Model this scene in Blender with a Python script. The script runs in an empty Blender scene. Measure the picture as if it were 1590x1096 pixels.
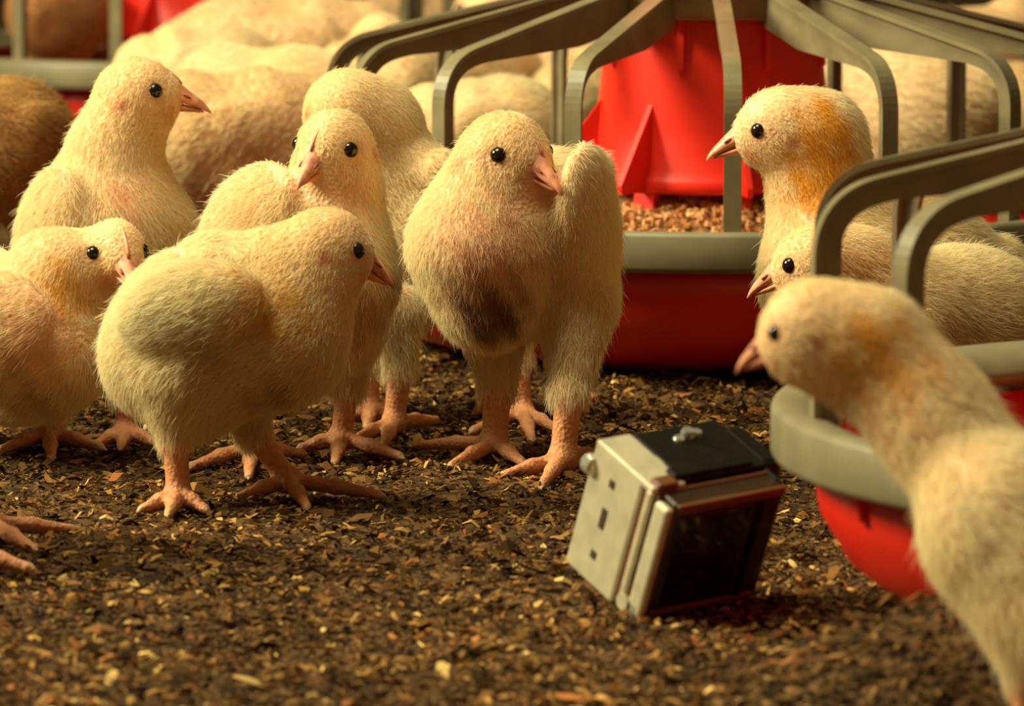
import bpy, math, numpy as np
from mathutils import Vector, Matrix
try:
    import openvdb
except ImportError:
    import pyopenvdb as openvdb

# ------------------------------------------------------------------ camera, world, lights, exposure
C = bpy.context.scene.collection
SC = bpy.context.scene
FPX, CX, CY, H = 8000.0, 716.0, 469.0, 0.425
TH = math.atan((CY + 470.0) / FPX)
FW = np.array([0, math.cos(TH), -math.sin(TH)]); UP = np.array([0, math.sin(TH), math.cos(TH)])
CAM = np.array([0, 0, H])
cd = bpy.data.cameras.new('camera'); cam = bpy.data.objects.new('camera', cd); C.objects.link(cam)
cam.location = (0, 0, H); cam.rotation_euler = (math.pi/2 - TH, 0, 0)
cd.sensor_width = 36; cd.lens = FPX/1590*36
cd.shift_x = (795-CX)/1590; cd.shift_y = -(548-CY)/1590
cd.clip_start = 0.05; cd.clip_end = 100
cd.dof.use_dof = True; cd.dof.focus_distance = 2.84; cd.dof.aperture_fstop = 14.5
SC.camera = cam
SC.view_settings.view_transform = 'Standard'; SC.view_settings.look = 'None'
SC.view_settings.gamma = 1; SC.view_settings.use_curve_mapping = False
SC.view_settings.exposure = -0.16
w = bpy.data.worlds.new('world'); SC.world = w; w.use_nodes = True
w.node_tree.nodes['Background'].inputs[0].default_value = (1.0, 0.70, 0.27, 1)
w.node_tree.nodes['Background'].inputs[1].default_value = 0.14
def area(name, loc, target, size, power, color):
    l = bpy.data.lights.new(name, 'AREA'); l.shape = 'DISK'; l.size = size; l.energy = power; l.color = color
    o = bpy.data.objects.new(name, l); C.objects.link(o); o.location = loc
    o.rotation_euler = (Vector(target)-Vector(loc)).to_track_quat('-Z', 'Y').to_euler()
area('shed_lamp_and_fill', (-2.6, 2.85, 1.9), (0, 2.9, 0.1), 1.0, 205, (1.0, 0.94, 0.59))
area('shed_lamp_and_fill', (-0.9, 2.5, 3.0), (0, 3.0, 0.1), 1.6, 105, (1.0, 0.95, 0.62))  # soft overhead fill, added to brighten heads and backs from above

rng = np.random.default_rng(7)

def P(px, py, d):
    """world point seen at pixel (px,py) of the 1590x1096 frame at optical depth d"""
    return CAM + d*(FW + (px-CX)/FPX*np.array([1., 0, 0]) - (py-CY)/FPX*UP)
def G(px, py, z=0.0):
    v = FW + (px-CX)/FPX*np.array([1., 0, 0]) - (py-CY)/FPX*UP
    return CAM + v*((z-H)/v[2])

# ------------------------------------------------------------------ materials
def nodes(name):
    m = bpy.data.materials.new(name); m.use_nodes = True
    nt = m.node_tree
    return m, nt, nt.nodes['Principled BSDF']
def mat_plain(name, col, rough=.5, metal=0, noise=0.0, nscale=60, bump=0.0, spec=.5, sss=0, coat=0, trans=0):
    m, nt, b = nodes(name)
    b.inputs['Base Color'].default_value = (*col, 1); b.inputs['Roughness'].default_value = rough
    b.inputs['Metallic'].default_value = metal; b.inputs['Specular IOR Level'].default_value = spec
    b.inputs['Coat Weight'].default_value = coat; b.inputs['Transmission Weight'].default_value = trans
    if sss:
        b.inputs['Subsurface Weight'].default_value = sss; b.inputs['Subsurface Radius'].default_value = (.01, .003, .002)
    if noise or bump:
        tc = nt.nodes.new('ShaderNodeTexCoord'); n = nt.nodes.new('ShaderNodeTexNoise')
        n.inputs['Scale'].default_value = nscale; n.inputs['Detail'].default_value = 6
        nt.links.new(tc.outputs['Object'], n.inputs['Vector'])
        if noise:
            r = nt.nodes.new('ShaderNodeValToRGB')
            r.color_ramp.elements[0].position = .35; r.color_ramp.elements[1].position = .65
            r.color_ramp.elements[0].color = (*[c*(1-noise) for c in col], 1)
            r.color_ramp.elements[1].color = (*[min(1, c*(1+noise*.5)) for c in col], 1)
            nt.links.new(n.outputs['Fac'], r.inputs[0]); nt.links.new(r.outputs[0], b.inputs['Base Color'])
        if bump:
            bp = nt.nodes.new('ShaderNodeBump'); bp.inputs['Strength'].default_value = bump; bp.inputs['Distance'].default_value = .002
            nt.links.new(n.outputs['Fac'], bp.inputs['Height']); nt.links.new(bp.outputs[0], b.inputs['Normal'])
    return m
def mat_attr(name, rough=.7, spec=.2, translucent=0.0, sss=0.0, bump=0.0):
    m, nt, b = nodes(name)
    a = nt.nodes.new('ShaderNodeAttribute'); a.attribute_name = 'Col'
    nt.links.new(a.outputs['Color'], b.inputs['Base Color'])
    b.inputs['Roughness'].default_value = rough; b.inputs['Specular IOR Level'].default_value = spec
    if sss:
        b.inputs['Subsurface Weight'].default_value = sss; b.inputs['Subsurface Radius'].default_value = (.006, .002, .001)
    if bump:
        tc = nt.nodes.new('ShaderNodeTexCoord'); n = nt.nodes.new('ShaderNodeTexVoronoi'); n.inputs['Scale'].default_value = 420
        nt.links.new(tc.outputs['Object'], n.inputs['Vector'])
        bp = nt.nodes.new('ShaderNodeBump'); bp.inputs['Strength'].default_value = bump; bp.inputs['Distance'].default_value = .0012
        nt.links.new(n.outputs['Distance'], bp.inputs['Height']); nt.links.new(bp.outputs[0], b.inputs['Normal'])
    if translucent:
        t = nt.nodes.new('ShaderNodeBsdfTranslucent'); nt.links.new(a.outputs['Color'], t.inputs['Color'])
        mx = nt.nodes.new('ShaderNodeMixShader'); mx.inputs[0].default_value = translucent
        nt.links.new(b.outputs[0], mx.inputs[1]); nt.links.new(t.outputs[0], mx.inputs[2])
        nt.links.new(mx.outputs[0], nt.nodes['Material Output'].inputs['Surface'])
    return m
M = dict(
    down=mat_attr('chick_down', .9, .05, .34),
    skin=mat_attr('chick_skin', .55, .3, 0, .12, .5),
    beak=mat_plain('beak_horn', (.84, .34, .19), .42, noise=.35, nscale=160, sss=.1),
    eye=mat_plain('eye_black', (.012, .006, .003), .12, spec=.5),
    nostril=mat_plain('nostril', (.25, .06, .03), .7),
    red=mat_plain('red_plastic', (.80, .022, .008), .38, noise=.12, nscale=14, sss=.05),
    grey=mat_plain('grey_plastic', (.215, .175, .095), .34, noise=.22, nscale=40, bump=.15),
    ring=mat_plain('rim_plastic', (.215, .18, .10), .45, noise=.18, nscale=30, bump=.1),
    litter=mat_attr('litter_flakes', .85, .15, .1),
    feed=mat_attr('feed_pellets', .8, .2),
    silver=mat_plain('camera_silver', (.64, .56, .38), .36, metal=.2, noise=.15, nscale=90),
    black=mat_plain('camera_black', (.008, .006, .003), .5, noise=.3, nscale=120, spec=.15),
    screen=mat_plain('camera_screen', (.010, .005, .003), .12, coat=.5),
    door=mat_plain('camera_door', (.040, .018, .008), .22, coat=.4),
    brass=mat_plain('seal_brown', (.16, .055, .015), .4),
    clear=mat_plain('clear_plastic', (.80, .76, .62), .12, trans=.75),
    hole=mat_plain('hole_dark', (.05, .02, .008), .8),
    wall=mat_plain('shed_wall', (.30, .20, .09), .8, noise=.3, nscale=3),
)
def mat_ground():
    m, nt, b = nodes('litter_ground')
    tc = nt.nodes.new('ShaderNodeTexCoord')
    n = nt.nodes.new('ShaderNodeTexNoise'); n.inputs['Scale'].default_value = 150; n.inputs['Detail'].default_value = 8
    n2 = nt.nodes.new('ShaderNodeTexVoronoi'); n2.inputs['Scale'].default_value = 260
    for k in (n, n2): nt.links.new(tc.outputs['Object'], k.inputs['Vector'])
    r = nt.nodes.new('ShaderNodeValToRGB'); e = r.color_ramp.elements
    e[0].position = .35; e[0].color = (.022, .010, .004, 1); e[1].position = .68; e[1].color = (.17, .085, .028, 1)
    nt.links.new(n.outputs['Fac'], r.inputs[0]); nt.links.new(r.outputs[0], b.inputs['Base Color'])
    bp = nt.nodes.new('ShaderNodeBump'); bp.inputs['Strength'].default_value = .8; bp.inputs['Distance'].default_value = .004
    nt.links.new(n2.outputs['Distance'], bp.inputs['Height']); nt.links.new(bp.outputs[0], b.inputs['Normal'])
    b.inputs['Roughness'].default_value = .9; b.inputs['Specular IOR Level'].default_value = .15
    return m
M['ground'] = mat_ground()

# ------------------------------------------------------------------ object helpers
def mesh_np(name, v, f, mat, parent=None, smooth=True, col=None, loc=None):
    me = bpy.data.meshes.new(name)
    v = np.asarray(v, np.float32)
    f = [list(map(int, q)) for q in f] if not isinstance(f, np.ndarray) else f
    if isinstance(f, np.ndarray):
        k = f.shape[1]; n = len(f)
        me.vertices.add(len(v)); me.vertices.foreach_set('co', v.ravel())
        me.loops.add(n*k); me.loops.foreach_set('vertex_index', f.astype(np.int32).ravel())
        me.polygons.add(n); me.polygons.foreach_set('loop_start', (np.arange(n)*k).astype(np.int32))
        me.update(calc_edges=True); me.validate()
    else:
        me.from_pydata(v.tolist(), [], f); me.update()
    me.polygons.foreach_set('use_smooth', [smooth]*len(me.polygons))
    if col is not None:
        a = me.color_attributes.new('Col', 'FLOAT_COLOR', 'POINT')
        a.data.foreach_set('color', np.c_[col, np.ones(len(col))].astype(np.float32).ravel())
    me.materials.append(mat)
    o = bpy.data.objects.new(name, me); C.objects.link(o)
    if parent is not None: o.parent = parent
    return o
def empty(name, loc, label, cat, group=None, rz=0):
    o = bpy.data.objects.new(name, None); C.objects.link(o); o.location = loc; o.rotation_euler = (0, 0, rz)
    o.empty_display_size = .03
    tag(o, label, cat, group); return o
def tag(o, label, cat, group=None):
    o['label'] = label; o['category'] = cat
    if group: o['group'] = group
def nrm(v):
    v = np.asarray(v, float); return v/np.linalg.norm(v)

# ------------------------------------------------------------------ litter floor
def bumps(x, y):
    return (.0022*np.sin(x*31+1.3*np.sin(y*23)) + .002*np.sin(y*41+x*17) + .0013*np.sin(x*97+y*61) + .0011*np.sin(y*133-x*71))
def hfloor(x, y):
    # litter is banked up against the front of the near feeder pan
    dx, dy = x-.4113, y-2.314; r = np.hypot(dx, dy); a = np.degrees(np.arctan2(-dy, -dx))
    sec = np.clip((a-6)/26, 0, 1)*np.clip((150-a)/30, 0, 1); k = np.clip((.37-r)/.13, 0, 1); k = k*k*(3-2*k)
    return bumps(x, y)*.8 - .0022 + .044*sec*k
def make_floor():
    xs = np.concatenate([np.linspace(-6, -1, 8), np.linspace(-.9, .9, 200), np.linspace(1, 6, 8)])
    ys = np.concatenate([np.linspace(-1, 1.8, 6), np.linspace(1.9, 4.2, 240), np.linspace(4.3, 9.5, 16)])
    X, Y = np.meshgrid(xs, ys); Z = hfloor(X, Y)
    v = np.c_[X.ravel(), Y.ravel(), Z.ravel()]
    i = np.arange(len(ys)-1)[:, None]*len(xs) + np.arange(len(xs)-1)[None]
    i = i.ravel(); f = np.c_[i, i+1, i+1+len(xs), i+len(xs)]
    o = mesh_np('floor', v, f, M['ground']); o['kind'] = 'structure'
    o['label'] = 'brown floor covered in trampled wood shaving litter'
make_floor()
wb = mesh_np('wall_back', [(-6, 9.4, -.02), (6, 9.4, -.02), (6, 9.4, 3), (-6, 9.4, 3), (-6, 9.5, -.02), (6, 9.5, -.02), (6, 9.5, 3), (-6, 9.5, 3)],
        [(0, 1, 2, 3), (5, 4, 7, 6), (3, 2, 6, 7), (1, 5, 6, 2), (4, 0, 3, 7), (4, 5, 1, 0)], M['wall'], smooth=False)
wb['kind'] = 'structure'

def make_flakes(n, xr, yr, lmin, lmax, seed, zoff=0.0005, dens=None):
    r = np.random.default_rng(seed)
    # sample so that pixel density falls with distance
    x = r.uniform(*xr, n); y = yr[0]+(yr[1]-yr[0])*r.random(n)**1.25
    z = hfloor(x, y)+zoff+r.random(n)*.0022
    L = lmin+(lmax-lmin)*r.random(n)**2.2; W = L*r.uniform(.16, .5, n)
    a = r.uniform(0, 2*math.pi, n); tilt = r.normal(0, .28, n); roll = r.normal(0, .5, n)
    u = np.c_[np.cos(a)*np.cos(tilt), np.sin(a)*np.cos(tilt), np.sin(tilt)]
    s = np.c_[-np.sin(a)*np.cos(roll), np.cos(a)*np.cos(roll), np.sin(roll)]
    nn = np.cross(u, s); c = np.c_[x, y, z]
    bend = r.uniform(-.12, .3, n)*L
    V = []
    for t, b, ww in ((-.5, 0, .55), (0, 1, 1), (.5, 0, .6)):
        for sd in (-1, 1):
            V.append(c+u*(L*t)[:, None]+s*(W*sd*ww*.5)[:, None]+nn*(bend*b)[:, None])
    V = np.stack(V, 1).reshape(-1, 3)
    b0 = np.arange(n)[:, None]*6
    F = np.concatenate([b0+np.array([[0, 1, 3, 2]]), b0+np.array([[2, 3, 5, 4]])])
    pal = np.array([(.035, .015, .005), (.07, .032, .010), (.13, .06, .018), (.21, .10, .028), (.36, .19, .06), (.55, .34, .13), (.24, .08, .022)])
    pr = np.array([.29, .25, .19, .13, .06, .02, .06]); pr = pr/pr.sum()
    k = r.choice(len(pal), n, p=pr)
    # patchy: darker trampled areas and paler fresh areas
    patch = .5+.5*np.sin(x*19+2*np.sin(y*13))*np.sin(y*24+x*9)
    col = pal[k]*np.array((1.12, 1.15, 1.0))*(.65+.8*patch)[:, None]*r.uniform(.8, 1.25, (n, 1))
    col = np.repeat(col, 6, axis=0)
    return V, F, col
def add_litter():
    parts = [make_flakes(125000, (-.62, .62), (1.95, 3.35), .0025, .0100, 1),
             make_flakes(6000, (-.62, .62), (1.95, 3.4), .007, .017, 2, .001),
             make_flakes(3200, (-.45, .45), (2.92, 3.5), .006, .018, 5, .001), make_flakes(22000, (-1.1, 1.1), (3.3, 6.5), .006, .022, 3)]
    V, F, K, off = [], [], [], 0
    for v, f, c in parts:
        V.append(v); F.append(f+off); K.append(c); off += len(v)
    o = mesh_np('wood_shavings', np.concatenate(V), np.concatenate(F), M['litter'], smooth=False, col=np.concatenate(K))
    o['kind'] = 'stuff'; tag(o, 'loose brown wood shavings and crumbs strewn over the floor', 'litter')
add_litter()

# ------------------------------------------------------------------ hanging pan feeders
def lathe(name, prof, mat, parent, n=72, loc=(0, 0, 0)):
    v, f = [], []
    for (r, z) in prof:
        for i in range(n):
            a = 2*math.pi*i/n; v.append((r*math.cos(a)+loc[0], r*math.sin(a)+loc[1], z+loc[2]))
    for j in range(len(prof)-1):
        for i in range(n):
            k = (i+1) % n; f.append((j*n+i, j*n+k, (j+1)*n+k, (j+1)*n+i))
    return mesh_np(name, v, f, mat, parent)
def sweep_T(path, ang, cx, mat, name, parent):
    """T section (outer flange, inner web) swept along a radial (r,z) path"""
    p = np.array(path, float); L_ = np.r_[0, np.cumsum(np.linalg.norm(np.diff(p, axis=0), axis=1))]
    q_ = np.linspace(0, L_[-1], 64); p = np.c_[np.interp(q_, L_, p[:, 0]), np.interp(q_, L_, p[:, 1])]
    p[1:-1] = (p[:-2]+2*p[1:-1]+p[2:])/4
    t = np.gradient(p, axis=0); t /= np.linalg.norm(t, axis=1)[:, None]
    nin = np.c_[-t[:, 1], t[:, 0]]         # rotate: points inward/down
    v, f = [], []
    ca, sa = math.cos(ang), math.sin(ang)
    s = np.linspace(0, 1, len(p))
    for i, (q, n_) in enumerate(zip(p, nin)):
        web = .012 if s[i] < .5 else .012+.014*min(1, (s[i]-.5)/.3)
        hw = .0055
        sec = [(-hw, 0), (hw, 0), (hw, .0028), (.0019, .0036), (.0019, web), (-.0019, web), (-.0019, .0036), (-hw, .0028)]
        for (a, b) in sec:
            r_, z_ = q[0]+n_[0]*b, q[1]+n_[1]*b
            v.append((r_*ca-a*sa, r_*sa+a*ca, z_))
    m = 8
    for i in range(len(p)-1):
        for k in range(m):
            l = (k+1) % m; f.append((i*m+k, i*m+l, (i+1)*m+l, (i+1)*m+k))
    f.append(list(range(m))[::-1]); f.append([(len(p)-1)*m+k for k in range(m)])
    o = mesh_np(name, v, f, mat, parent, smooth=False)
    return o
def feeder(px, d, label, phase, zoff=0.0, nposts=16, feedn=6500):
    c = P(px, CY, d); root = empty('pan_feeder', (c[0], c[1], zoff), label, 'feeder', 'round pan feeders with red pans and grey grills')
    lathe('pan', [(.002, .012), (.06, .012), (.12, .004), (.15, 0), (.185, .003), (.212, .012), (.236, .030), (.248, .050), (.253, .078),
                  (.248, .078), (.242, .052), (.230, .036), (.206, .019), (.178, .010), (.12, .012), (.06, .018), (.002, .018)], M['red'], root, 96)
    lathe('rim', [(.252, .074), (.264, .074), (.2695, .0755), (.2705, .078), (.2705, .0965), (.2695, .0985), (.266, .100), (.250, .097), (.240, .090), (.238, .086), (.246, .082), (.252, .080), (.252, .074)], M['ring'], root, 96)
    # moulded tabs hanging from the rim on the pan wall
    for k in range(8):
        a = k*math.pi/4+.35; r = .2525
        v = []
        for (rr, z, w_) in ((r-.003, .072, .004), (r+.003, .072, .004), (r-.003, .060, .003), (r+.001, .060, .003)):
            for s_ in (-1, 1): v.append((rr*math.cos(a)-s_*w_*math.sin(a), rr*math.sin(a)+s_*w_*math.cos(a), z))
        mesh_np('tab', v, [(0, 1, 3, 2), (4, 6, 7, 5), (0, 4, 5, 1), (2, 3, 7, 6), (0, 2, 6, 4), (1, 5, 7, 3)], M['red'], root, smooth=False)
    # spokes
    path = [(.256, .086), (.256, .12), (.256, .15), (.256, .172)]
    R0 = .034; cxr, cz = .256-R0, .172
    for k in range(1, 9):
        a = k/8*math.radians(76); path.append((cxr+R0*math.cos(a), cz+R0*math.sin(a)))
    e = path[-1]
    for t in (.03, .07, .11, .15): path.append((e[0]-t, e[1]+t*.235))
    for k in range(nposts):
        a = phase+2*math.pi*k/nposts
        sweep_T(path, a-math.pi/2, 0, M['grey'], 'grill_spoke', root)
    zt = path[-1][1]; rt = path[-1][0]
    lathe('grill_hub', [(rt+.006, zt+.003), (rt+.004, zt+.006), (rt-.02, zt+.012), (rt-.024, zt+.010), (rt-.024, zt-.018), (rt+.004, zt-.022), (rt+.006, zt+.003)], M['grey'], root, 64)
    # hopper bell
    bell = [(.050, .34), (.058, .335), (.060, .27), (.068, .262), (.072, .20), (.0765, .150), (.0785, .120), (.083, .114), (.085, .109), (.083, .105), (.076, .105), (.073, .12), (.070, .16), (.064, .26), (.052, .33), (.050, .34)]
    hop = lathe('hopper', bell, M['red'], root, 64)
    for k in range(8):                            # triangular gussets at the foot of the hopper
        a = phase+.17+2*math.pi*k/8
        v = []
        for (rr, z) in ((.070, .160), (.074, .164), (.112, .112), (.112, .106), (.074, .106)):
            for s_ in (-.0018, .0018): v.append((rr*math.cos(a)-s_*math.sin(a), rr*math.sin(a)+s_*math.cos(a), z))
        n = 5; f = [[2*i for i in range(n)], [2*i+1 for i in range(n)][::-1]]
        for i in range(n):
            j = (i+1) % n; f.append((2*i, 2*i+1, 2*j+1, 2*j))
        mesh_np('gusset', v, f, M['red'], hop, smooth=False)
        # leg that stands in the pan
        b = a
        v = []
        for (rr, z, w_) in ((.074, .112, .0075), (.081, .112, .0075), (.090, .016, .0085), (.097, .016, .0085)):
            for s_ in (-1, 1): v.append((rr*math.cos(b)-s_*w_*math.sin(b), rr*math.sin(b)+s_*w_*math.cos(b), z))
        mesh_np('hopper_leg', v, [(0, 1, 3, 2), (4, 6, 7, 5), (0, 4, 5, 1), (2, 3, 7, 6), (0, 2, 6, 4), (1, 5, 7, 3)], M['red'], hop, smooth=False)
        # moulded rib high on the hopper
        v = []
        q = a+.28
        for (rr, z) in ((.070, .185), (.0765, .185), (.063, .255), (.0725, .255)):
            for s_ in (-.0022, .0022): v.append((rr*math.cos(q)-s_*math.sin(q), rr*math.sin(q)+s_*math.cos(q), z))
        mesh_np('hopper_rib', v, [(0, 1, 3, 2), (4, 6, 7, 5), (0, 4, 5, 1), (2, 3, 7, 6), (0, 2, 6, 4), (1, 5, 7, 3)], M['red'], hop, smooth=False)
    # feed pellets heaped in the pan
    n = feedn; r = rng
    rr = np.sqrt(r.random(n))*.19; aa = r.uniform(0, 2*math.pi, n)
    hz = np.interp(rr, [0, .07, .11, .15, .2], [.098, .096, .088, .058, .030]) + r.random(n)*.003
    c0 = np.c_[rr*np.cos(aa), rr*np.sin(aa), hz]
    q = r.normal(0, 1, (n, 8, 3))*.0004
    cube = np.array([(x, y, z) for x in (-1, 1) for y in (-1, 1) for z in (-1, 1)])*.0014
    A = r.uniform(0, math.pi, n)
    cr, sr = np.cos(A)[:, None], np.sin(A)[:, None]
    xx = cube[None, :, 0]*1.3*cr-cube[None, :, 1]*sr; yy = cube[None, :, 0]*sr*1.3+cube[None, :, 1]*cr
    V = np.stack([xx, yy, np.broadcast_to(cube[None, :, 2], xx.shape)], 2)+q+c0[:, None]
    fb = np.array([(0, 1, 3, 2), (4, 6, 7, 5), (0, 4, 5, 1), (2, 3, 7, 6), (0, 2, 6, 4), (1, 5, 7, 3)])
    F = (np.arange(n)[:, None, None]*8+fb[None]).reshape(-1, 4)
    pal = np.array([(.60, .27, .09), (.68, .36, .15), (.46, .18, .06), (.76, .46, .22)])
    col = np.repeat(pal[r.integers(0, 4, n)], 8, axis=0)
    fo = mesh_np('feed_pellet_heap', V.reshape(-1, 3), F, M['feed'], root, smooth=False, col=col); fo['kind'] = 'stuff'
    lathe('feed_bed', [(.001, .097), (.07, .095), (.11, .087), (.15, .057), (.2, .029)], mat_plain('feed_bed', (.36, .15, .05), .9, noise=.5, nscale=300, bump=.8), root, 48)
    return root
feeder(1105, 3.425, 'round red pan feeder with grey grill standing behind the chicks, red hopper in full view', -math.pi/2+math.pi/2)
feeder(2128, 2.33, 'red pan feeder with grey rim and grill overhanging the small action camera', math.radians(6.5), .007)
feeder(300, 4.91, 'blurred red feeder with grey rim far back, behind the upright chick looking right', math.radians(10), feedn=2000)

# ------------------------------------------------------------------ chick modelling: one implicit skin, then down
PINK = np.array((.80, .40, .22)); CREAM = np.array((.93, .80, .53)); YEL = np.array((.91, .68, .27)); ORA = np.array((.80, .43, .06))
BROWN = np.array((.20, .09, .035)); LEG = np.array((.64, .27, .12))
FURT = .0026
def head_shape(c, f, u, k):
    side = np.cross(f, u)
    return [['e', c-f*.0005*k+u*.0006*k, np.array([-f, side, u]), np.array((.0192, .0150, .0174))*k, None, .007, True],
            ['c', c+f*.004*k-u*.001*k, c+f*.0132*k-u*.0016*k, .0134*k, .0088*k, .007, True],
            ['c', c+f*.0085*k-u*.0075*k, c-f*.003*k-u*.008*k, .0078*k, .0118*k, .008, True]]
class Chick:
    def __init__(s, label, d, group=None, vox=.0017, hairs=64000, hr=.00011, name='chick', base=CREAM):
        s.label, s.d, s.vox, s.hairs, s.hr, s.name, s.group, s.base = label, d, vox, hairs, hr, name, group, base
        s.pr = []; s.patch = []; s.bare = []; s.head = None; s.feet = []; s.pen = []
        s.lenk = 1.0
    def p(s, q):
        return P(q[0], q[1], s.d+(q[2] if len(q) > 2 else 0))
    def r(s, rpx, q): return rpx*(s.d+(q[2] if len(q) > 2 else 0))/FPX
    def cone(s, q1, r1, q2, r2, k=.016, fur=True):
        """q: (px, py, depth offset); r: pixels at that depth, measured over the down"""
        o = FURT if fur else 0
        s.pr.append(['c', s.p(q1), s.p(q2), s.r(r1, q1)-o, s.r(r2, q2)-o, k, fur])
    def wcone(s, a, b, r1, r2, k=.004, fur=False):
        s.pr.append(['c', np.array(a, float), np.array(b, float), r1, r2, k, fur])
    def ell(s, q, rad, ax, k=.004):
        """wing shaped ellipsoid: radii in metres, ax = rows of a frame (first row points head to tail)"""
        s.pr.append(['e', s.p(q), np.array(ax, float), np.array(rad), None, k, True])
    def set_head(s, q, f, scale=1.0, roll=0.0):
        c = s.p(q); f = nrm(f); side = nrm(np.cross(f, (0, 0, 1))); u = np.cross(side, f)
        if roll:
            side, u = side*math.cos(roll)+u*math.sin(roll), u*math.cos(roll)-side*math.sin(roll)
        s.head = (c, f, side, u, scale); k = scale
        s.pr += head_shape(c, f, u, k)
        return c
    def leg(s, hip, rh, hock, rk, foot, toes, rs=.0056, dz=0.0, ank_r=.0062, hind=None):
        a = G(foot[0], foot[1], .008+dz); s.feet.append(a)
        dfoot = float(np.dot(a-CAM, FW))
        hp = P(hip[0], hip[1], dfoot+(hip[2] if len(hip) > 2 else 0)); hk = P(hock[0], hock[1], dfoot+(hock[2] if len(hock) > 2 else 0))
        s.pr.append(['c', hp, hk, rh*dfoot/FPX-FURT, rk*dfoot/FPX-.001, .014, True])
        s.wcone(hk, a, rs*1.12, rs, .006)
        s.wcone(a, a, ank_r*1.05, ank_r*1.05, .004)
        for t in toes:
            tp = G(t[0], t[1], .0026+dz); v = tp-a; L = np.linalg.norm(v)
            m = a+v*.52+np.array([0, 0, .0022]); m[2] = .0058+dz
            s.wcone(a+v*.08, m, .0044, .0040, .004); s.wcone(m, tp, .0040, .0026, .003)
            s.wcone(tp, tp+nrm(v)*.0055-np.array([0, 0, .0014]), .0021, .0009, .002)
            s.patch.append((tp+nrm(v)*.004, .0042, np.array((.55, .36, .20)), .9, 0))
    def field(s, pts_lo, pts_hi):
        v = s.vox; n = np.ceil((pts_hi-pts_lo)/v).astype(int)+1
        F = np.full(n, .03, np.float32); S = np.full(n, .03, np.float32)
        ax = [pts_lo[i]+v*np.arange(n[i]) for i in range(3)]
        for pr in s.pr:
            if pr[0] == 'c': lo = np.minimum(pr[1]-pr[3], pr[2]-pr[4]); hi = np.maximum(pr[1]+pr[3], pr[2]+pr[4])
            else: R = pr[3].max(); lo, hi = pr[1]-R, pr[1]+R
            mg = pr[5]+4*v
            i0 = np.clip(np.floor((lo-mg-pts_lo)/v).astype(int), 0, n); i1 = np.clip(np.ceil((hi+mg-pts_lo)/v).astype(int)+1, 0, n)
            sl = tuple(slice(a, b) for a, b in zip(i0, i1))
            X, Y, Z = np.meshgrid(ax[0][sl[0]], ax[1][sl[1]], ax[2][sl[2]], indexing='ij', sparse=True)
            d = dist(pr, X, Y, Z)
            f = F[sl]; k = pr[5]; h = np.maximum(k-np.abs(f-d), 0)/k
            F[sl] = np.minimum(f, d)-h*h*k*.25
            if not pr[6]: S[sl] = np.minimum(S[sl], d)
        return F
    def build(s):
        los, his = [], []
        for pr in s.pr:
            if pr[0] == 'c': los.append(np.minimum(pr[1]-pr[3], pr[2]-pr[4])); his.append(np.maximum(pr[1]+pr[3], pr[2]+pr[4]))
            else: R = pr[3].max(); los.append(pr[1]-R); his.append(pr[1]+R)
        lo = np.min(los, 0)-.006; hi = np.max(his, 0)+.006
        F = s.field(lo, hi)
        g = openvdb.FloatGrid(); g.background = .03
        g.copyFromArray(F)
        pts, quads = g.convertToQuads(0.0) if True else (None, None)
        V = pts*s.vox+lo; Q = quads[:, ::-1].astype(np.int64)
        # vertex normals
        fn = np.cross(V[Q[:, 2]]-V[Q[:, 0]], V[Q[:, 3]]-V[Q[:, 1]])
        VN = np.zeros_like(V)
        for k in range(4): np.add.at(VN, Q[:, k], fn)
        VN /= np.linalg.norm(VN, axis=1)[:, None]+1e-12
        cen = V.mean(0)
        if np.mean(np.sum(VN*(V-cen), 1)) < 0:
            Q = Q[:, ::-1].copy(); VN = -VN; fn = -fn
        s.eyes = {}; s.ears = {}
        if s.head:
            c, f, side, u, k = s.head
            for sg in (-1, 1):
                o = c+f*.0080*k+u*.0028*k; dv = V-o; al = dv@(side*sg); pe = np.linalg.norm(dv-np.outer(al, side*sg), axis=1)
                ok = (al > 0) & (al < .0185*k) & (pe < .0025)
                s.eyes[sg] = o+side*sg*(al[ok].mean() if ok.any() else .0155*k)
                o = c-f*.0095*k-u*.0035*k; dv = V-o; al = dv@(side*sg); pe = np.linalg.norm(dv-np.outer(al, side*sg), axis=1)
                ok = (al > .004) & (al < .03) & (pe < .003)
                s.ears[sg] = o+side*sg*(al[ok].max() if ok.any() else .015*k)
                s.bare.append((s.ears[sg], .0042*k, .15))
        df, ds, flow = s.classify(V)
        fur = np.clip((ds-df)/.003+.5, 0, 1)
        x0 = (lo+hi)/2
        base = np.array([np.mean([f[0] for f in s.feet]) if s.feet else x0[0], np.mean([f[1] for f in s.feet]) if s.feet else x0[1], 0.0])
        root = empty(s.name, base, s.label, 'chick', s.group)
        skincol = s.color(V, 1)*np.array((1.0, .86, .80))
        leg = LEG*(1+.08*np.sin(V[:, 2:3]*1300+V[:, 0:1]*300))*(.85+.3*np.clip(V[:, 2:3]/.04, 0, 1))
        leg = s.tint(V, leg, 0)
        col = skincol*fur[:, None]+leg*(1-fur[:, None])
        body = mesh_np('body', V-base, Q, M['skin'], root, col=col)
        # beak and eyes
        if s.head: s.make_head(root, base)
        # down
        area_ = np.linalg.norm(fn, axis=1); pf = fur[Q].mean(1)
        for (bc, br, keep) in s.bare:
            dd = np.linalg.norm(V[Q[:, 0]]-bc, axis=1)
            pf = pf*np.where(dd < br, keep+(1-keep)*(dd/br)**2, 1)
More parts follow.
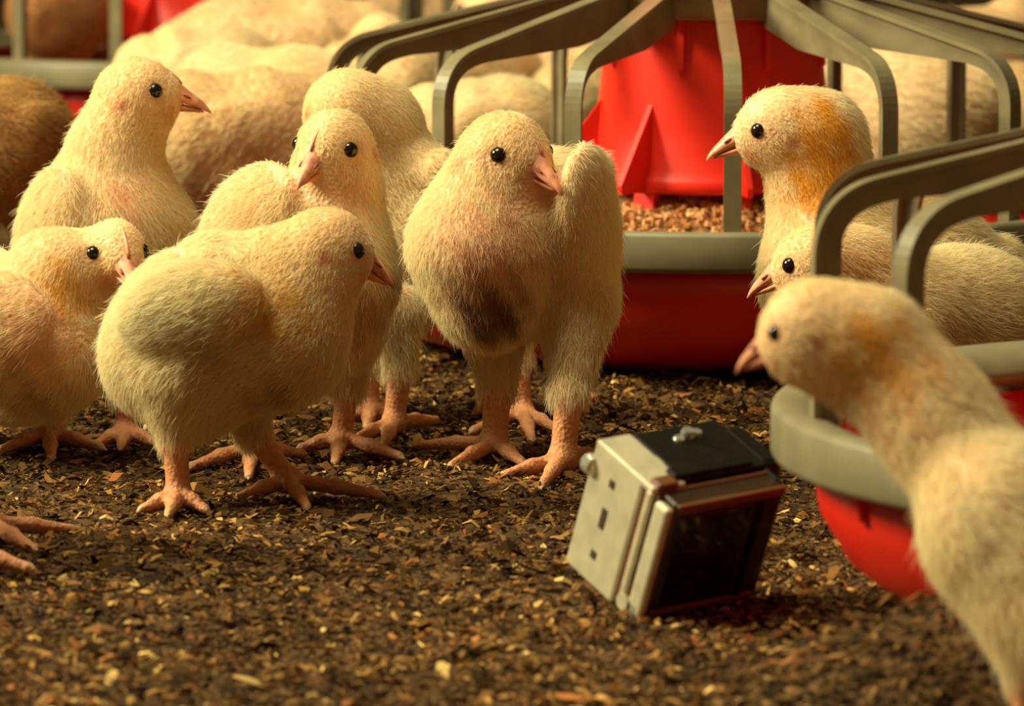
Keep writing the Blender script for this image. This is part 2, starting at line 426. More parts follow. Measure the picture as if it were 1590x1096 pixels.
        if s.head:
            c, f, side, u, k = s.head
            for sg in (-1, 1):
                ec = s.eyes[sg]
                dv = V[Q[:, 0]]-ec; along = np.dot(dv, f)
                dv = dv-np.outer(np.clip(along, 0, .0022*k), f)          # leave the lids bare, a little more in front of the eye
                pf = pf*(np.linalg.norm(dv, axis=1) > .0052*k)
            pf = pf*((np.dot(V[Q[:, 0]]-c, f) < .0188*k) | (np.linalg.norm(V[Q[:, 0]]-c, axis=1) > .034*k))
        wgt = area_*pf; wgt /= wgt.sum()
        r = np.random.default_rng(int(abs(base[0])*1e5)+11)
        n = s.hairs; fi = r.choice(len(Q), n, p=wgt)
        a, b = r.random((2, n, 1))
        def lerp(A): q = A[Q[fi]]; return (q[:, 0]*(1-a)+q[:, 1]*a)*(1-b)+(q[:, 3]*(1-a)+q[:, 2]*a)*b
        R = lerp(V); N = lerp(VN); N /= np.linalg.norm(N, axis=1)[:, None]; FL = lerp(flow)
        FL = FL-N*np.sum(FL*N, 1)[:, None]; FL /= np.linalg.norm(FL, axis=1)[:, None]+1e-6
        # gentle swirls in the coat
        w_ = np.c_[np.sin(R[:, 1]*210+R[:, 2]*170), np.sin(R[:, 2]*230+R[:, 0]*190), np.sin(R[:, 0]*250+R[:, 1]*140)]
        w2 = np.c_[np.sin(R[:, 1]*610+R[:, 2]*470), np.sin(R[:, 2]*530+R[:, 0]*590), np.sin(R[:, 0]*450+R[:, 1]*640)]
        sw = 1 if s.vox < .0025 else .35
        D = FL+.09*w_*sw+.05*w2*sw+r.normal(0, .30, (n, 3)); D = D-N*np.sum(D*N, 1)[:, None]; D /= np.linalg.norm(D, axis=1)[:, None]+1e-6
        if s.head: hd = np.linalg.norm(R-s.head[0], axis=1)
        else: hd = np.full(n, .1)
        L = np.interp(hd, [.018, .03, .07, .12], [.0026, .0042, .0068, .0085])*r.uniform(.6, 1.3, n)*s.lenk
        stray = r.random(n) < .03; L = np.where(stray, L*1.3, L)
        for (pc, prr, pl) in s.pen:          # first wing and tail feathers: longer, sleeker
            near = np.linalg.norm(R-pc, axis=1) < prr; L = np.where(near, L*pl, L)
        lift = np.where(stray, .75, .36)[:, None]*r.uniform(.6, 1.3, (n, 1))
        d0 = D+N*lift*1.5; d0 /= np.linalg.norm(d0, axis=1)[:, None]
        d1 = D+N*lift*.75-np.array([0, 0, .1]); d1 /= np.linalg.norm(d1, axis=1)[:, None]
        Lc = L[:, None]
        p0 = R-N*.0004; p1 = p0+d0*Lc*.34; p2 = p1+(d0+d1)*.5*Lc*.34; p3 = p2+d1*Lc*.34
        pts4 = np.stack([p0, p1, p2, p3], 1).reshape(-1, 3)-base
        hc = bpy.data.hair_curves.new('down'); hc.add_curves([4]*n)
        hc.attributes['position'].data.foreach_set('vector', pts4.astype(np.float32).ravel())
        ra = hc.attributes.get('radius') or hc.attributes.new('radius', 'FLOAT', 'POINT')
        rad = np.tile(np.array([1., .95, .7, .18]), n)*s.hr
        ra.data.foreach_set('value', rad.astype(np.float32))
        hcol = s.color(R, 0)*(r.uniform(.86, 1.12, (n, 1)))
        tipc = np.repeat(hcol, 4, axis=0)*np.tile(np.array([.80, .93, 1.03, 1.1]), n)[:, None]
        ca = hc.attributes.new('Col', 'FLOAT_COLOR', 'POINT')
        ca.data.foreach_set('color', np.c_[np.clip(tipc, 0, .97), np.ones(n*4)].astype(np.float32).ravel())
        hc.materials.append(M['down'])
        o = bpy.data.objects.new('down', hc); C.objects.link(o); o.parent = root; o['kind'] = 'stuff'
        return root
    def classify(s, V):
        X, Y, Z = V[:, 0], V[:, 1], V[:, 2]
        df = np.full(len(V), 1.); ds = np.full(len(V), 1.); flow = np.zeros_like(V); wsum = np.zeros(len(V))
        for pr in s.pr:
            d = dist(pr, X, Y, Z)
            if pr[6]:
                df = np.minimum(df, d)
                if pr[0] == 'c':
                    v = pr[2]-pr[1]; l = np.linalg.norm(v)
                    if l < 1e-4: continue
                    v = v/l
                else: v = pr[2][0]
                w_ = np.exp(-np.clip(d, 0, .1)/.006); flow += w_[:, None]*(v+np.array([0, 0, -.25])); wsum += w_
            else: ds = np.minimum(ds, d)
        return df, ds, flow/(wsum[:, None]+1e-9)
    def tint(s, V, col, which):
        for (pc, pr_, pcol, st, kind) in s.patch:
            if kind != which and kind != 2: continue
            dd = np.linalg.norm(V-pc, axis=1)/pr_
            nz = .22*np.sin(V[:, 0]*330+V[:, 2]*210)+.16*np.sin(V[:, 2]*510-V[:, 1]*380)
            w_ = np.clip(1.35-dd+nz, 0, 1)[:, None]*st
            w_ = w_*w_*(3-2*w_)
            col = col*(1-w_)+pcol*w_
        return col
    def color(s, V, skin):
        n_ = .5+.5*np.sin(V[:, 0]*70+2*np.sin(V[:, 2]*60))*np.sin(V[:, 1]*80+V[:, 2]*50)
        t = n_[:, None]*.22
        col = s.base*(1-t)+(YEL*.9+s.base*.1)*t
        if s.head:
            hd = np.clip(1-(np.linalg.norm(V-s.head[0], axis=1)-.016)/.03, 0, 1)[:, None]*.30
            col = col*(1-hd)+np.array((.90, .68, .27))*hd
            c, f, side, u, k = s.head
            for sg in (-1, 1):       # ear spot, eye surround and gape corner
                for (q, rr, cc, st) in ((s.ears[sg], .0042, (.62, .27, .12), .85),
                                        (s.eyes[sg], .0064, (.50, .31, .12), .8),
                                        (c+f*.013*k-u*.0085*k+side*sg*.009*k, .0062, (.84, .40, .22), .8)):
                    w_ = np.clip(1.3-np.linalg.norm(V-q, axis=1)/(rr*k), 0, 1)[:, None]*st
                    col = col*(1-w_)+np.array(cc)*w_
        if skin: col = col*.65+PINK*.35*np.array((1, 1, 1))
        return s.tint(V, col, 2)
    def make_head(s, root, base):
        c, f, side, u, k = s.head
        R = np.array([f, -side, u])                      # rows: local x,y,z in the world
        def loft(secs, name, mat, par):
            n = 12; v, fc = [], []
            for (x, z, hw, hu, hd_) in secs:
                for i in range(n):
                    a = 2*math.pi*i/n; ca, sa = math.cos(a), math.sin(a)
                    v.append((x, hw*ca*(1-.25*max(0, sa)), z+(hu if sa > 0 else hd_)*sa))
            for j in range(len(secs)-1):
                for i in range(n):
                    l = (i+1) % n; fc.append((j*n+i, j*n+l, (j+1)*n+l, (j+1)*n+i))
            fc.append(list(range(n))[::-1]); fc.append([(len(secs)-1)*n+i for i in range(n)])
            w_ = c+(np.array(v)*k)@R-base
            return mesh_np(name, w_, fc, mat, par)
        bk = loft([(.0130, .0006, .0082, .0096, .003), (.0180, -.0008, .0074, .0086, .003), (.0220, -.0024, .0062, .0072, .0030), (.0262, -.0044, .0049, .0056, .0027), (.0302, -.0063, .0036, .0040, .0022),
                   (.0336, -.0081, .0024, .0028, .0018), (.0362, -.0100, .0012, .0016, .0012), (.0376, -.0115, .0004, .0005, .0005)], 'beak', M['beak'], root)
        loft([(.0110, -.0062, .0080, .001, .0042), (.0170, -.0060, .0067, .0008, .0040), (.0225, -.0070, .0049, .0010, .0032), (.0275, -.0084, .0033, .0008, .0022), (.0312, -.0096, .0018, .0008, .0014), (.0336, -.0106, .0006, .0004, .0005)], 'lower_beak', M['beak'], bk)
        if s.vox < .0025:
            q = np.array([(.0222, .0056), (.0205, .0082), (.0178, .0110), (.0145, .0140), (.0105, .0166), (.0075, .0178)]); rr = [.0013, .0014, .0013, .0012, .0009, .0004]; q = q-np.array([.0006, .0013])
            tq = np.gradient(q, axis=0); tq /= np.linalg.norm(tq, axis=1)[:, None]; v, fc = [], []
            for (x, z), (tx, tz), r_ in zip(q, tq, rr):
                for i in range(8):
                    a = i*math.pi/4; v.append((x-tz*-r_*math.sin(a)*1.2, r_*.75*math.cos(a), z+tx*-r_*math.sin(a)*1.2))
            for j_ in range(5):
                for i in range(8):
                    l = (i+1) % 8; fc.append((j_*8+i, j_*8+l, (j_+1)*8+l, (j_+1)*8+i))
            fc.append(list(range(8))[::-1]); fc.append([40+i for i in range(8)])
            mesh_np('comb', c+(np.array(v)*k)@R-base, fc, M['beak'], root)
            for sg in (-1, 1):
                loft([(.0228, -.0010, .0005, .0005, .0005), (.0242, -.0014, .0009, .0009, .0009), (.0262, -.0022, .0008, .0007, .0007), (.0274, -.0028, .0003, .0003, .0003)], 'nostril', M['nostril'], bk).location = Vector(side*sg*.0046*k)
        for sg in (-1, 1):
            ec = s.eyes[sg]-side*sg*.0022*k-base
            v, fc = [], []; n, m = 16, 9
            for j in range(m+1):
                t = math.pi*j/m
                for i in range(n):
                    a = 2*math.pi*i/n; v.append(ec+.0045*k*np.array([math.sin(t)*math.cos(a), math.sin(t)*math.sin(a), math.cos(t)]))
            for j in range(m):
                for i in range(n):
                    l = (i+1) % n; fc.append((j*n+i, (j+1)*n+i, (j+1)*n+l, j*n+l))
            mesh_np('eye', v, fc, M['eye'], root)
def dist(pr, X, Y, Z):
    if pr[0] == 'c':
        a, b, r1, r2 = pr[1], pr[2], pr[3], pr[4]
        ba = b-a; L2 = float(ba@ba)
        x, y, z = X-a[0], Y-a[1], Z-a[2]
        if L2 < 1e-10: return np.sqrt(x*x+y*y+z*z)-r1
        t = np.clip((x*ba[0]+y*ba[1]+z*ba[2])/L2, 0, 1)
        return np.sqrt((x-t*ba[0])**2+(y-t*ba[1])**2+(z-t*ba[2])**2)-(r1+(r2-r1)*t)
    c, A, R = pr[1], pr[2], pr[3]
    x, y, z = X-c[0], Y-c[1], Z-c[2]
    q = [x*A[i, 0]+y*A[i, 1]+z*A[i, 2] for i in range(3)]
    k0 = np.sqrt(sum((q[i]/R[i])**2 for i in range(3))); k1 = np.sqrt(sum((q[i]/R[i]**2)**2 for i in range(3)))+1e-9
    return k0*(k0-1)/k1
def frame(t, n):
    t = nrm(t); n = nrm(np.array(n)-t*np.dot(n, t)); return [t, n, np.cross(t, n)]

GRP = 'chicks of the flock standing on the litter'
# --- upright chick at the back left, looking right
c = Chick('upright pale yellow chick with its neck stretched up, beak pointing right', 3.02, GRP)
c.set_head((219, 147), (1, .02, .04), 1.08)
c.cone((205, 160, 0), 62, (178, 235, .005), 70); c.cone((178, 235, .005), 70, (168, 345, .02), 118)
c.cone((168, 360, .01), 128, (178, 430, .03), 130); c.cone((230, 375, .02), 80, (250, 420, .04), 85)
c.ell((80, 370, -.005), (.045, .016, .030), frame((-.25, .35, -.9), (-1, -.6, 0)))
c.leg((160, 500, 0), 50, (192, 600), 24, (196, 668), [(150, 690), (188, 695), (240, 690)])
c.leg((230, 500, 0), 50, (250, 600), 24, (262, 640), [(230, 662), (262, 668), (300, 660)])
c.patch += [(c.p((205, 290, -.045)), .022, np.array((.84, .45, .27)), .75, 2), (c.p((90, 330, -.05)), .02, np.array((.92, .80, .52)), .6, 2)]
c.bare += [(c.p((205, 285, -.04)), .026, .25)]
c.build()
# --- chick at the far left edge, head in front of the upright one
c = Chick('chick cut off by the left edge, head lowered, bright yellow neck side', 2.87, GRP)
c.set_head((180, 393), (.36, -.92, -.22), 1.04)
c.cone((166, 408, .016), 48, (95, 435, .012), 74); c.cone((85, 430, 0), 78, (50, 500, .01), 100)
c.cone((55, 540, .0), 112, (-50, 500, .05), 118); c.cone((90, 560, .0), 72, (20, 590, .02), 70)
c.cone((-50, 500, .05), 112, (-150, 470, .08), 70)
c.ell((-25, 500, -.035), (.045, .015, .028), frame((-.8, .4, -.1), (.1, -1, .1)))
c.leg((60, 600, 0), 42, (78, 640), 24, (76, 672), [(2, 698), (80, 710), (155, 694)])
c.leg((-40, 560, .03), 42, (-55, 620), 24, (-60, 660), [(-110, 690), (-60, 700), (-10, 680)])
c.patch += [(c.p((100, 455, -.03)), .019, np.array((.88, .56, .12)), .8, 2), (c.p((70, 530, -.05)), .03, np.array((.82, .50, .32)), .65, 2), (c.p((60, 640, -.03)), .022, BROWN*2.0, .5, 2)]
c.bare += [(c.p((80, 520, -.04)), .035, .35)]
c.build()
# --- front left chick
c = Chick('plump chick nearest on the left, side on with one leg stepping, beak pointing right', 2.73, GRP, hairs=72000)
c.set_head((512, 388), (.88, .32, -.24), 1.07)
c.cone((505, 392, 0), 60, (470, 430, .0), 80); c.cone((470, 430, 0), 80, (420, 490, 0), 108)
c.cone((425, 520, .0), 122, (300, 530, .0), 128); c.cone((300, 530, 0), 124, (240, 520, .0), 68)
c.cone((300, 468, .0), 84, (268, 460, .0), 58); c.cone((235, 570, 0), 70, (300, 600, 0), 75); c.cone((330, 440, 0), 78, (400, 430, 0), 72)
c.ell((304, 478, -.038), (.038, .014, .023), frame((-.95, .10, -.18), (0, -1, .05)), k=.0018)
c.leg((272, 590, -.005), 56, (272, 676, 0), 24, (277, 768), [(222, 790), (262, 797), (318, 790)], rs=.0062)
c.leg((380, 610, .0), 56, (392, 668, 0), 26, (447, 745), [(588, 768), (476, 786), (372, 772)], rs=.0060)
c.patch += [(c.p((440, 640, -.03)), .020, BROWN*2.2, .55, 2), (c.p((270, 450, -.03)), .052, np.array((.97, .86, .58)), .7, 2), (c.p((440, 470, -.05)), .026, np.array((.86, .58, .16)), .7, 2), (c.p((330, 560, -.05)), .016, np.array((.60, .40, .18)), .45, 2)]
c.pen += [(c.p((270, 490, -.045)), .03, 1.25)]
c.build()
# --- middle chick looking at the lens
c = Chick('chick with its pink beak turned down towards the lens, fluffy back on its left', 2.88, GRP)
c.set_head((518, 230), (-.50, -.85, -.20), 1.07, roll=.06)
c.cone((520, 240, .005), 60, (520, 300, .01), 72); c.cone((520, 300, .01), 72, (505, 390, .015), 104)
c.cone((505, 410, .01), 108, (425, 375, .06), 104); c.cone((530, 460, .01), 84, (535, 520, .01), 62); c.cone((400, 400, .05), 90, (400, 470, .05), 80)
c.ell((392, 340, .015), (.042, .014, .028), frame((-.55, .6, -.5), (-.5, -.8, .3)))
c.leg((540, 500, .01), 52, (540, 596), 25, (530, 680), [(468, 695), (520, 716), (620, 708)], rs=.0060)
c.leg((400, 540, .0), 42, (396, 620), 22, (390, 694), [(298, 724), (386, 738), (468, 704)], rs=.0052)
c.patch += [(c.p((370, 320, .03)), .03, np.array((.95, .85, .60)), .6, 2), (c.p((400, 330, .0)), .014, np.array((.88, .58, .26)), .45, 2), (c.p((540, 300, -.02)), .014, np.array((.84, .46, .22)), .5, 2), (c.p((560, 480, -.02)), .03, BROWN*2.6, .45, 2)]
c.pen += [(c.p((350, 300, .05)), .03, 1.25)]
c.build()
# --- chick behind it, looking away
c = Chick('chick seen from behind with its face turned away, just behind the pink beaked one', 3.03, GRP)
c.set_head((532, 172), (-.04, .96, -.32), 1.08)
c.cone((540, 178, 0), 68, (578, 200, .01), 74); c.cone((578, 200, .01), 76, (590, 290, .02), 96)
c.cone((595, 320, .02), 108, (640, 350, .01), 90); c.cone((620, 420, .02), 90, (620, 470, .02), 60); c.cone((650, 265, .01), 46, (685, 262, -.02), 34)
c.leg((615, 480, .0), 44, (622, 570), 23, (612, 655), [(548, 684), (596, 690), (676, 652)], rs=.0062)
c.leg((560, 480, .02), 40, (572, 560), 22, (575, 636), [(530, 652), (570, 662), (620, 650)], rs=.0055)
c.patch += [(c.p((600, 300, -.04)), .03, np.array((.80, .55, .20)), .4, 2)]
c.build()
# --- centre chick
c = Chick('tall chick in the centre facing the lens, pinkish breast and soiled dark belly', 2.84, GRP, hairs=76000)
c.set_head((792, 242), (.69, -.72, -.14), 1.14)
c.cone((778, 246, .004), 68, (765, 300, .008), 80); c.cone((765, 300, .008), 80, (752, 370, .01), 108)
c.cone((752, 385, .01), 116, (760, 450, .015), 98); c.cone((760, 380, .02), 108, (850, 350, .05), 104)
c.cone((850, 350, .05), 106, (868, 440, .045), 96); c.cone((868, 300, .065), 70, (915, 268, .085), 40)
c.ell((905, 345, .01), (.048, .014, .030), frame((.05, .45, -.9), (.85, -.5, .1)), k=.010)
c.leg((768, 500, .0), 60, (772, 600), 26, (768, 688), [(652, 691), (702, 722), (812, 718)], rs=.0072, ank_r=.0075)
c.leg((895, 480, .02), 66, (884, 605), 28, (874, 712), [(782, 738), (842, 752), (915, 700)], rs=.0070, ank_r=.0080)
c.patch += [(c.p((762, 370, -.035)), .032, np.array((.84, .54, .33)), .7, 2), (c.p((752, 430, -.028)), .026, np.array((.74, .45, .27)), .5, 2), (c.p((768, 500, -.018)), .022, BROWN*1.3, .85, 2), (c.p((742, 480, -.022)), .014, np.array((.40, .19, .11)), .6, 2),
            (c.p((905, 430, -.03)), .012, np.array((.74, .36, .2)), .6, 2), (c.p((668, 350, -.03)), .010, np.array((.85, .45, .25)), .5, 2)]
c.bare += [(c.p((760, 400, -.04)), .04, .55)]
c.build()
# --- mostly hidden chick behind the centre one
c = Chick('chick hidden behind the tall centre one, only a foot showing between its legs', 3.06, GRP, hairs=20000)
c.set_head((812, 318), (.8, .5, -.3), .95)
c.cone((806, 330, 0), 48, (790, 370, .0), 66); c.cone((790, 380, 0), 80, (790, 430, 0), 84)
c.leg((800, 470, .0), 40, (806, 560), 20, (812, 640), [(735, 668), (826, 684), (866, 668)], rs=.0056)
c.leg((770, 470, .02), 40, (765, 560), 20, (764, 625), [(740, 640), (770, 650), (790, 640)], rs=.0050)
c.build()
# --- right chick, sharp, with orange neck patch
c = Chick('chick with an orange stained neck, head raised before the red hopper', 2.93, GRP, hairs=66000)
c.set_head((1204, 205), (-.98, .08, -.10), 1.08)
c.cone((1215, 198, .0), 62, (1268, 215, .005), 72); c.cone((1268, 215, .005), 74, (1285, 300, .01), 84); c.cone((1270, 310, .01), 80, (1290, 420, .01), 108)
c.cone((1300, 430, .0), 118, (1420, 430, .03), 128); c.cone((1350, 350, .02), 66, (1430, 350, .03), 70); c.cone((1420, 430, .03), 120, (1540, 420, .06), 60)
c.leg((1330, 540, .0), 50, (1340, 620), 24, (1340, 690), [(1290, 700), (1320, 712), (1370, 712)])
c.leg((1410, 540, .03), 50, (1420, 620), 24, (1420, 670), [(1370, 680), (1400, 692), (1450, 692)])
c.patch += [(c.p((1282, 195, -.02)), .017, ORA, .95, 2), (c.p((1278, 250, -.02)), .021, ORA, .95, 2), (c.p((1262, 300, -.02)), .018, ORA*1.05, .75, 2), (c.p((1185, 165, -.01)), .012, np.array((.93, .84, .6)), .7, 2)]
c.build()
# --- chick with head low behind the near grill
c = Chick('chick peering out low behind the near grill, big dark eye', 2.79, GRP)
c.set_head((1262, 412), (-.93, .28, -.18), 1.04)
c.cone((1275, 415, .0), 60, (1330, 430, .01), 72); c.cone((1330, 430, .01), 76, (1390, 500, .02), 108)
c.cone((1390, 500, .02), 112, (1500, 500, .05), 118); c.cone((1500, 500, .05), 110, (1600, 470, .06), 55)
c.leg((1400, 580, .0), 46, (1410, 650), 24, (1405, 728), [(1340, 738), (1385, 752), (1440, 750)])
c.leg((1480, 580, .02), 46, (1490, 650), 24, (1490, 715), [(1440, 722), (1470, 735), (1520, 735)])
c.patch += [(c.p((1350, 430, -.03)), .03, np.array((.85, .55, .20)), .6, 2)]
c.build()
# --- nearest chick at right, out of focus
c = Chick('nearest blurred chick leaning over the near feeder rim, head held out to the left', 2.13, GRP, hairs=46000, hr=.00014)
c.set_head((1262, 516), (-.86, .44, -.20), 1.0)
c.cone((1268, 518, .0), 80, (1350, 545, .0), 92); c.cone((1350, 545, 0), 92, (1440, 640, -.01), 90); c.cone((1440, 640, -.01), 90, (1545, 780, -.03), 110)
c.cone((1570, 830, -.04), 140, (1680, 930, -.05), 165)
c.leg((1600, 960, -.0), 62, (1600, 1040), 30, (1590, 1150), [(1500, 1170), (1560, 1190), (1640, 1180)])
c.leg((1700, 960, .0), 62, (1700, 1040), 30, (1710, 1165), [(1620, 1180), (1680, 1200), (1760, 1190)])
c.patch += [(c.p((1370, 560, -.035)), .022, ORA*1.05, .75, 2), (c.p((1340, 520, -.03)), .016, ORA, .6, 2), (c.p((1410, 640, -.02)), .02, np.array((.86, .62, .36)), .6, 2)]
c.build()
# --- chick off the lower left edge, one foot in view
c = Chick('chick beyond the lower left corner, only its blurred foot reaching in', 2.58, GRP, hairs=16000)
c.set_head((-170, 330), (-.9, -.1, -.2), 1.0)
c.cone((-165, 345, 0), 60, (-170, 430, 0), 90); c.cone((-170, 480, 0), 125, (-230, 560, 0), 120)
c.leg((-130, 600, 0), 55, (-70, 700), 26, (-18, 812), [(112, 822), (52, 852), (-60, 860)], rs=.006)
c.leg((-210, 640, 0), 55, (-120, 740), 26, (-50, 858), [(46, 882), (-10, 905), (-110, 890)], rs=.006)
c.build()

# --- the flock behind, larger voxels and fewer, thicker hairs
def flock(px, py, d, yaw, label, size=1.0, head=(.035, .075, .0), hf=None, stand=0.0, tilt=0.0, base=CREAM, hairs=20000, patch=None, nohead=False):
    """(px,py): centre of the body in the picture, d: depth; yaw: heading (0 = right, 90 = away)"""
    c = Chick(label, d, 'blurred chicks of the flock behind', vox=.0032, hairs=hairs, hr=.00022, base=base)
    o = P(px, py, d); y = math.radians(yaw); f = np.array([math.cos(y), math.sin(y), 0]); s_ = np.array([-f[1], f[0], 0]); u = np.array([0, 0, 1.])
    W = lambda a, b, z: o+(f*a+s_*b+u*z)*size
    ct = math.tan(tilt)
    c.wcone(W(.028, 0, -.004+.028*ct), W(-.028, 0, .0-.028*ct), .040*size, .043*size, .02, True)
    c.wcone(W(-.03, 0, .004-.03*ct), W(-.062, 0, .012-.06*ct), .036*size, .014*size, .02, True)
    for sg in (-1, 1):
        c.pr.append(['e', W(-.006, sg*.034, .008), np.array(frame(-f+u*(-.2), s_*sg)), np.array((.040, .012, .022))*size, None, .004, True])
    hd = W(*[head[0]+.02, head[2], head[1]])
    c.wcone(hd, W(.03, 0, .012), .017*size, .034*size, .02, True)
    ff = nrm(hf if hf is not None else f+u*(-.2))
    c.d = 1; hp = hd; side = nrm(np.cross(ff, (0, 0, 1))); uu = np.cross(side, ff); k = size
    c.head = (hp, ff, side, uu, k)
    c.pr += head_shape(hp, ff, uu, k)
    for sg in (-1, 1):
        a = W(-.004, sg*.02, 0); a[2] = .008+stand
        hk = a+(f*-.008)+u*max(.016, min(.05, (o[2]-stand)*.5)); hp_ = W(-.004, sg*.02, -.02)
        c.pr.append(['c', hp_, hk, .022*size, .008, .014, True]); c.wcone(hk, a, .006, .0052, .006)
        for t in (-.7, 0, .7):
            tv = (f*math.cos(t)+s_*math.sin(t))*.026; e_ = a+tv; e_[2] = .003+stand
            c.wcone(a, e_, .0045, .003, .004)
        c.feet.append(a)
    if patch: c.patch += [(W(*q), r_*size, np.array(cc), st, 2) for q, r_, cc, st in patch]
    c.build()
PK = [((0, -.04, -.01), .03, (.86, .50, .28), .5), ((0, .04, -.01), .03, (.86, .50, .28), .5)]
flock(345, 222, 3.62, 15, 'blurred chick with a pale wing just behind the upright one', 1.12, (.05, .02, .01), patch=PK)
flock(405, 178, 3.86, 170, 'blurred chick behind, its cream back above the pale winged one', 1.12, (.035, .01, -.02))
flock(300, 128, 4.12, 200, 'small blurred chick under the far red hopper', 1.0, (.02, .015, .0))
flock(445, 100, 4.35, 5, 'blurred chick lying across before the far hopper post', 1.35, (.03, .02, .0), stand=0)
flock(492, 40, 4.93, 85, 'blurred chick highest at the top left of the near grill arms', 1.1, (.03, .02, .0), stand=.02)
flock(600, 22, 5.35, 0, 'blurred chick at the back showing over the outermost grill arm', 1.3, (.03, .02, .0))
flock(604, 138, 4.0, 100, 'blurred chick framed between the two leftmost grill spokes', 1.15, (.02, .03, .0), patch=PK)
flock(728, 136, 4.16, 60, 'blurred chick under the long grill arm, back sloping right', 1.15, (.02, .04, .0), patch=PK)
flock(738, 212, 3.78, 200, 'low blurred chick just above the centre chick, rounded pale back', .95, (.02, .02, .0))
flock(848, 88, 4.4, 150, 'blurred peach toned chick between grill arm and red hopper', 1.25, (.03, .03, .0), patch=PK)
flock(902, 165, 4.15, 80, 'blurred whitish chick standing close beside the red hopper', .9, (.02, .03, .0), base=np.array((.92, .82, .56)))
flock(1335, 180, 3.80, 150, 'blurred chick standing right behind the red hopper, tall pale back', 1.5, (.01, .035, .0), patch=PK)
flock(1470, 120, 4.3, 30, 'blurred chick at the right edge behind the grill spoke', 1.35, (.03, .03, .0))
flock(1485, 235, 3.88, 120, 'blurred chick at right below the grill arm, only its rump in sight', 1.0, (.03, .03, .0))
flock(1610, 195, 4.06, 40, 'blurred chick farthest right beside the feeder', 1.1, (.03, .03, .0))
flock(-10, 230, 3.45, 250, 'dark chick at the left edge under the far feeder rim', 1.0, (.03, .03, .0), base=np.array((.45, .26, .09)))
flock(95, 18, 4.78, 80, 'brownish chick feeding inside the far feeder between two spokes', .95, (.0, .02, .0), base=np.array((.62, .34, .15)), stand=.035)
flock(660, -20, 5.6, 170, 'blurred chick in the back row above the grill arms', 1.3, (.03, .03, .0))

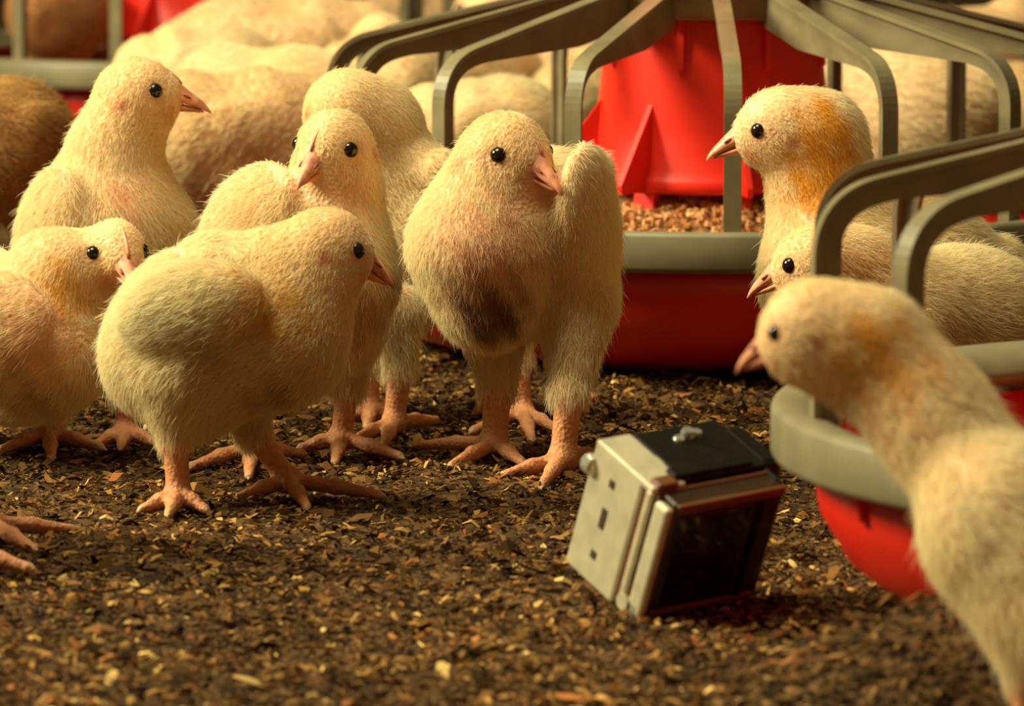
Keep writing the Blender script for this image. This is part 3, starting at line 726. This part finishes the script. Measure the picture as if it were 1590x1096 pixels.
# ------------------------------------------------------------------ action camera in its housing, tipped forward in the litter
def action_camera():
    d0 = 2.37
    B = P(1039, 786, d0-.010)
    R = np.array([1., 0, 0])
    ex = nrm(192*R+30*UP+141*FW)            # width, left to right of the back door
    ez = -nrm(-41*R-178*UP+100*FW)          # up
    ez = nrm(ez-ex*np.dot(ez, ex)); ey = np.cross(ez, ex)   # pointing from the door into the body
    if np.dot(ey, FW) < 0: ey = -ey
    Wd, Hh, Dp = .0715, .067, .0575
    root = empty('action_camera', (0, 0, 0), 'small action camera in a clear and silver waterproof housing, tipped in the litter', 'camera')
    base = B-ez*Hh; base_g = np.array([base[0], base[1], 0]); root.location = Vector(base_g)
    def box(name, x0, x1, y0, y1, z0, z1, mat, par=root, bev=.0018, seg=2):
        """x along the width from the left, y from the door face inwards, z down from the top edge"""
        import bmesh
        bm = bmesh.new(); vs = []
        for x in (x0, x1):
            for y in (y0, y1):
                for z in (-z1, -z0):
                    vs.append(bm.verts.new(Vector((x, y, z))))
        for q in ((0, 1, 3, 2), (4, 6, 7, 5), (0, 4, 5, 1), (2, 3, 7, 6), (0, 2, 6, 4), (1, 5, 7, 3)): bm.faces.new([vs[i] for i in q])
        bmesh.ops.recalc_face_normals(bm, faces=bm.faces)
        if bev: bmesh.ops.bevel(bm, geom=list(bm.edges), offset=bev, segments=seg, profile=.5, affect='EDGES')
        mt = Matrix(((ex[0], ey[0], ez[0]), (ex[1], ey[1], ez[1]), (ex[2], ey[2], ez[2])))
        for v in bm.verts: v.co = mt @ v.co + Vector(B-base_g)
        bmesh.ops.recalc_face_normals(bm, faces=bm.faces)
        me = bpy.data.meshes.new(name); bm.to_mesh(me); bm.free()
        me.materials.append(mat); o = bpy.data.objects.new(name, me); C.objects.link(o); o.parent = par; return o
    def knob(name, x, y, z, ax, r, h, mat, par=root):
        n = 20; v, f = [], []
        o_ = B+ex*x+ey*y-ez*z-base_g; a = {'x': ex, 'y': ey, 'z': ez}[ax]; p_ = {'x': ey, 'y': ez, 'z': ex}[ax]; q_ = np.cross(a, p_)
        for (t, k) in ((0, 1), (.75, 1), (1, .8)):
            for i in range(n):
                g_ = 2*math.pi*i/n; v.append(o_+a*h*t+(p_*math.cos(g_)+q_*math.sin(g_))*r*k)
        for j in range(2):
            for i in range(n):
                l = (i+1) % n; f.append((j*n+i, j*n+l, (j+1)*n+l, (j+1)*n+i))
        f.append(list(range(n))[::-1]); f.append([2*n+i for i in range(n)])
        return mesh_np(name, v, f, mat, par, smooth=False)
    sh = box('housing', .0035, Wd-.0035, .013, Dp-.004, .0018, Hh-.002, M['black'], bev=.003)
    # left cheek: silver plate with holes, grooves and the door edge
    pl = box('side_plate', 0, .004, .0205, Dp, .0, Hh, M['silver'], bev=.0014); pl['label'] = 'silver side plate with two round holes and a slot'
    for (y, z, hh) in ((.040, .013, .0022), (.040, .032, .0055), (.040, .052, .0022)):
        box('hole', -.0004, .001, y-.0021, y+.0021, z-hh, z+hh, M['hole'], pl, bev=.0003, seg=1)
    box('side_groove', .0012, .004, .0165, .0205, .002, Hh-.003, M['brass'], pl, bev=.0005, seg=1)
    box('side_ridge', -.0006, .004, .0125, .0165, .001, Hh-.002, M['silver'], bev=.001)
    box('side_groove', .0014, .004, .0098, .0125, .002, Hh-.003, M['brass'], pl, bev=.0005, seg=1)
    box('door_edge', -.0002, .0045, .0, .0098, .003, Hh-.004, M['silver'], bev=.0016)
    # right cheek
    box('side_plate', Wd-.004, Wd, .004, Dp, .0, Hh, M['black'], bev=.0014)
    # clear top shell, black cover and trims
    box('top_shell', .0, .020, .013, Dp, -.0012, .0022, M['silver'], bev=.001)
    box('top_cover', .020, Wd-.001, .015, Dp-.001, -.0016, .0024, M['black'], bev=.001)
    box('latch_block', Wd-.002, Wd+.013, .018, Dp-.004, .0005, Hh-.012, M['black'], bev=.004)
    tl = box('top_latch', .015, .062, .016, .024, -.0038, -.001, M['black'], bev=.0012)
    box('latch_hinge', .003, .015, .012, .020, -.0030, .0005, M['brass'], bev=.0012)
    for (x, y, r_, h_) in ((.022, .034, .0046, .0026), (.040, .0455, .0030, .0045), (.046, .047, .0034, .0070), (.052, .0475, .0028, .0050), (.029, .044, .0022, .0022)):
        knob('button', x, y, .0016, 'z', r_, h_, M['clear'] if h_ > .003 else M['silver'])
    # back door with seal, glossy window and frame
    dr = box('back_door', .0045, Wd-.0005, .0, .012, .001, Hh-.002, M['door'], bev=.0018)
    box('seal', .0045, Wd-.001, .0115, .0135, .0005, Hh-.003, M['brass'], bev=.0006)
    box('seal_strip', .006, Wd-.001, -.0009, .002, .0012, .0060, M['brass'], dr, bev=.0007)
    box('screen', .008, .052, -.0008, .002, .008, Hh-.009, M['screen'], dr, bev=.0006)
    box('door_bar', .055, .060, -.0012, .002, .006, Hh-.007, M['black'], dr, bev=.0008)
    box('door_bar', .006, Wd-.004, -.0012, .002, Hh-.0078, Hh-.0045, M['brass'], dr, bev=.0008)
    # hinge and clips
    knob('hinge_pin', -.0012, .0125, Hh-.0065, 'x', .0040, .004, M['silver'])
    knob('hinge_pin', -.0002, .006, Hh-.004, 'x', .0050, .004, M['clear'])
    box('hinge_knuckle', -.0008, .006, .0065, .0115, Hh-.006, Hh+.001, M['clear'], bev=.0012)
    knob('shutter_button', .001, Dp-.002, .013, 'y', .0050, .0060, M['clear'])
    lens = knob('lens_housing', .048, Dp-.006, .030, 'y', .0170, .0130, M['clear'])
    return root
action_camera()
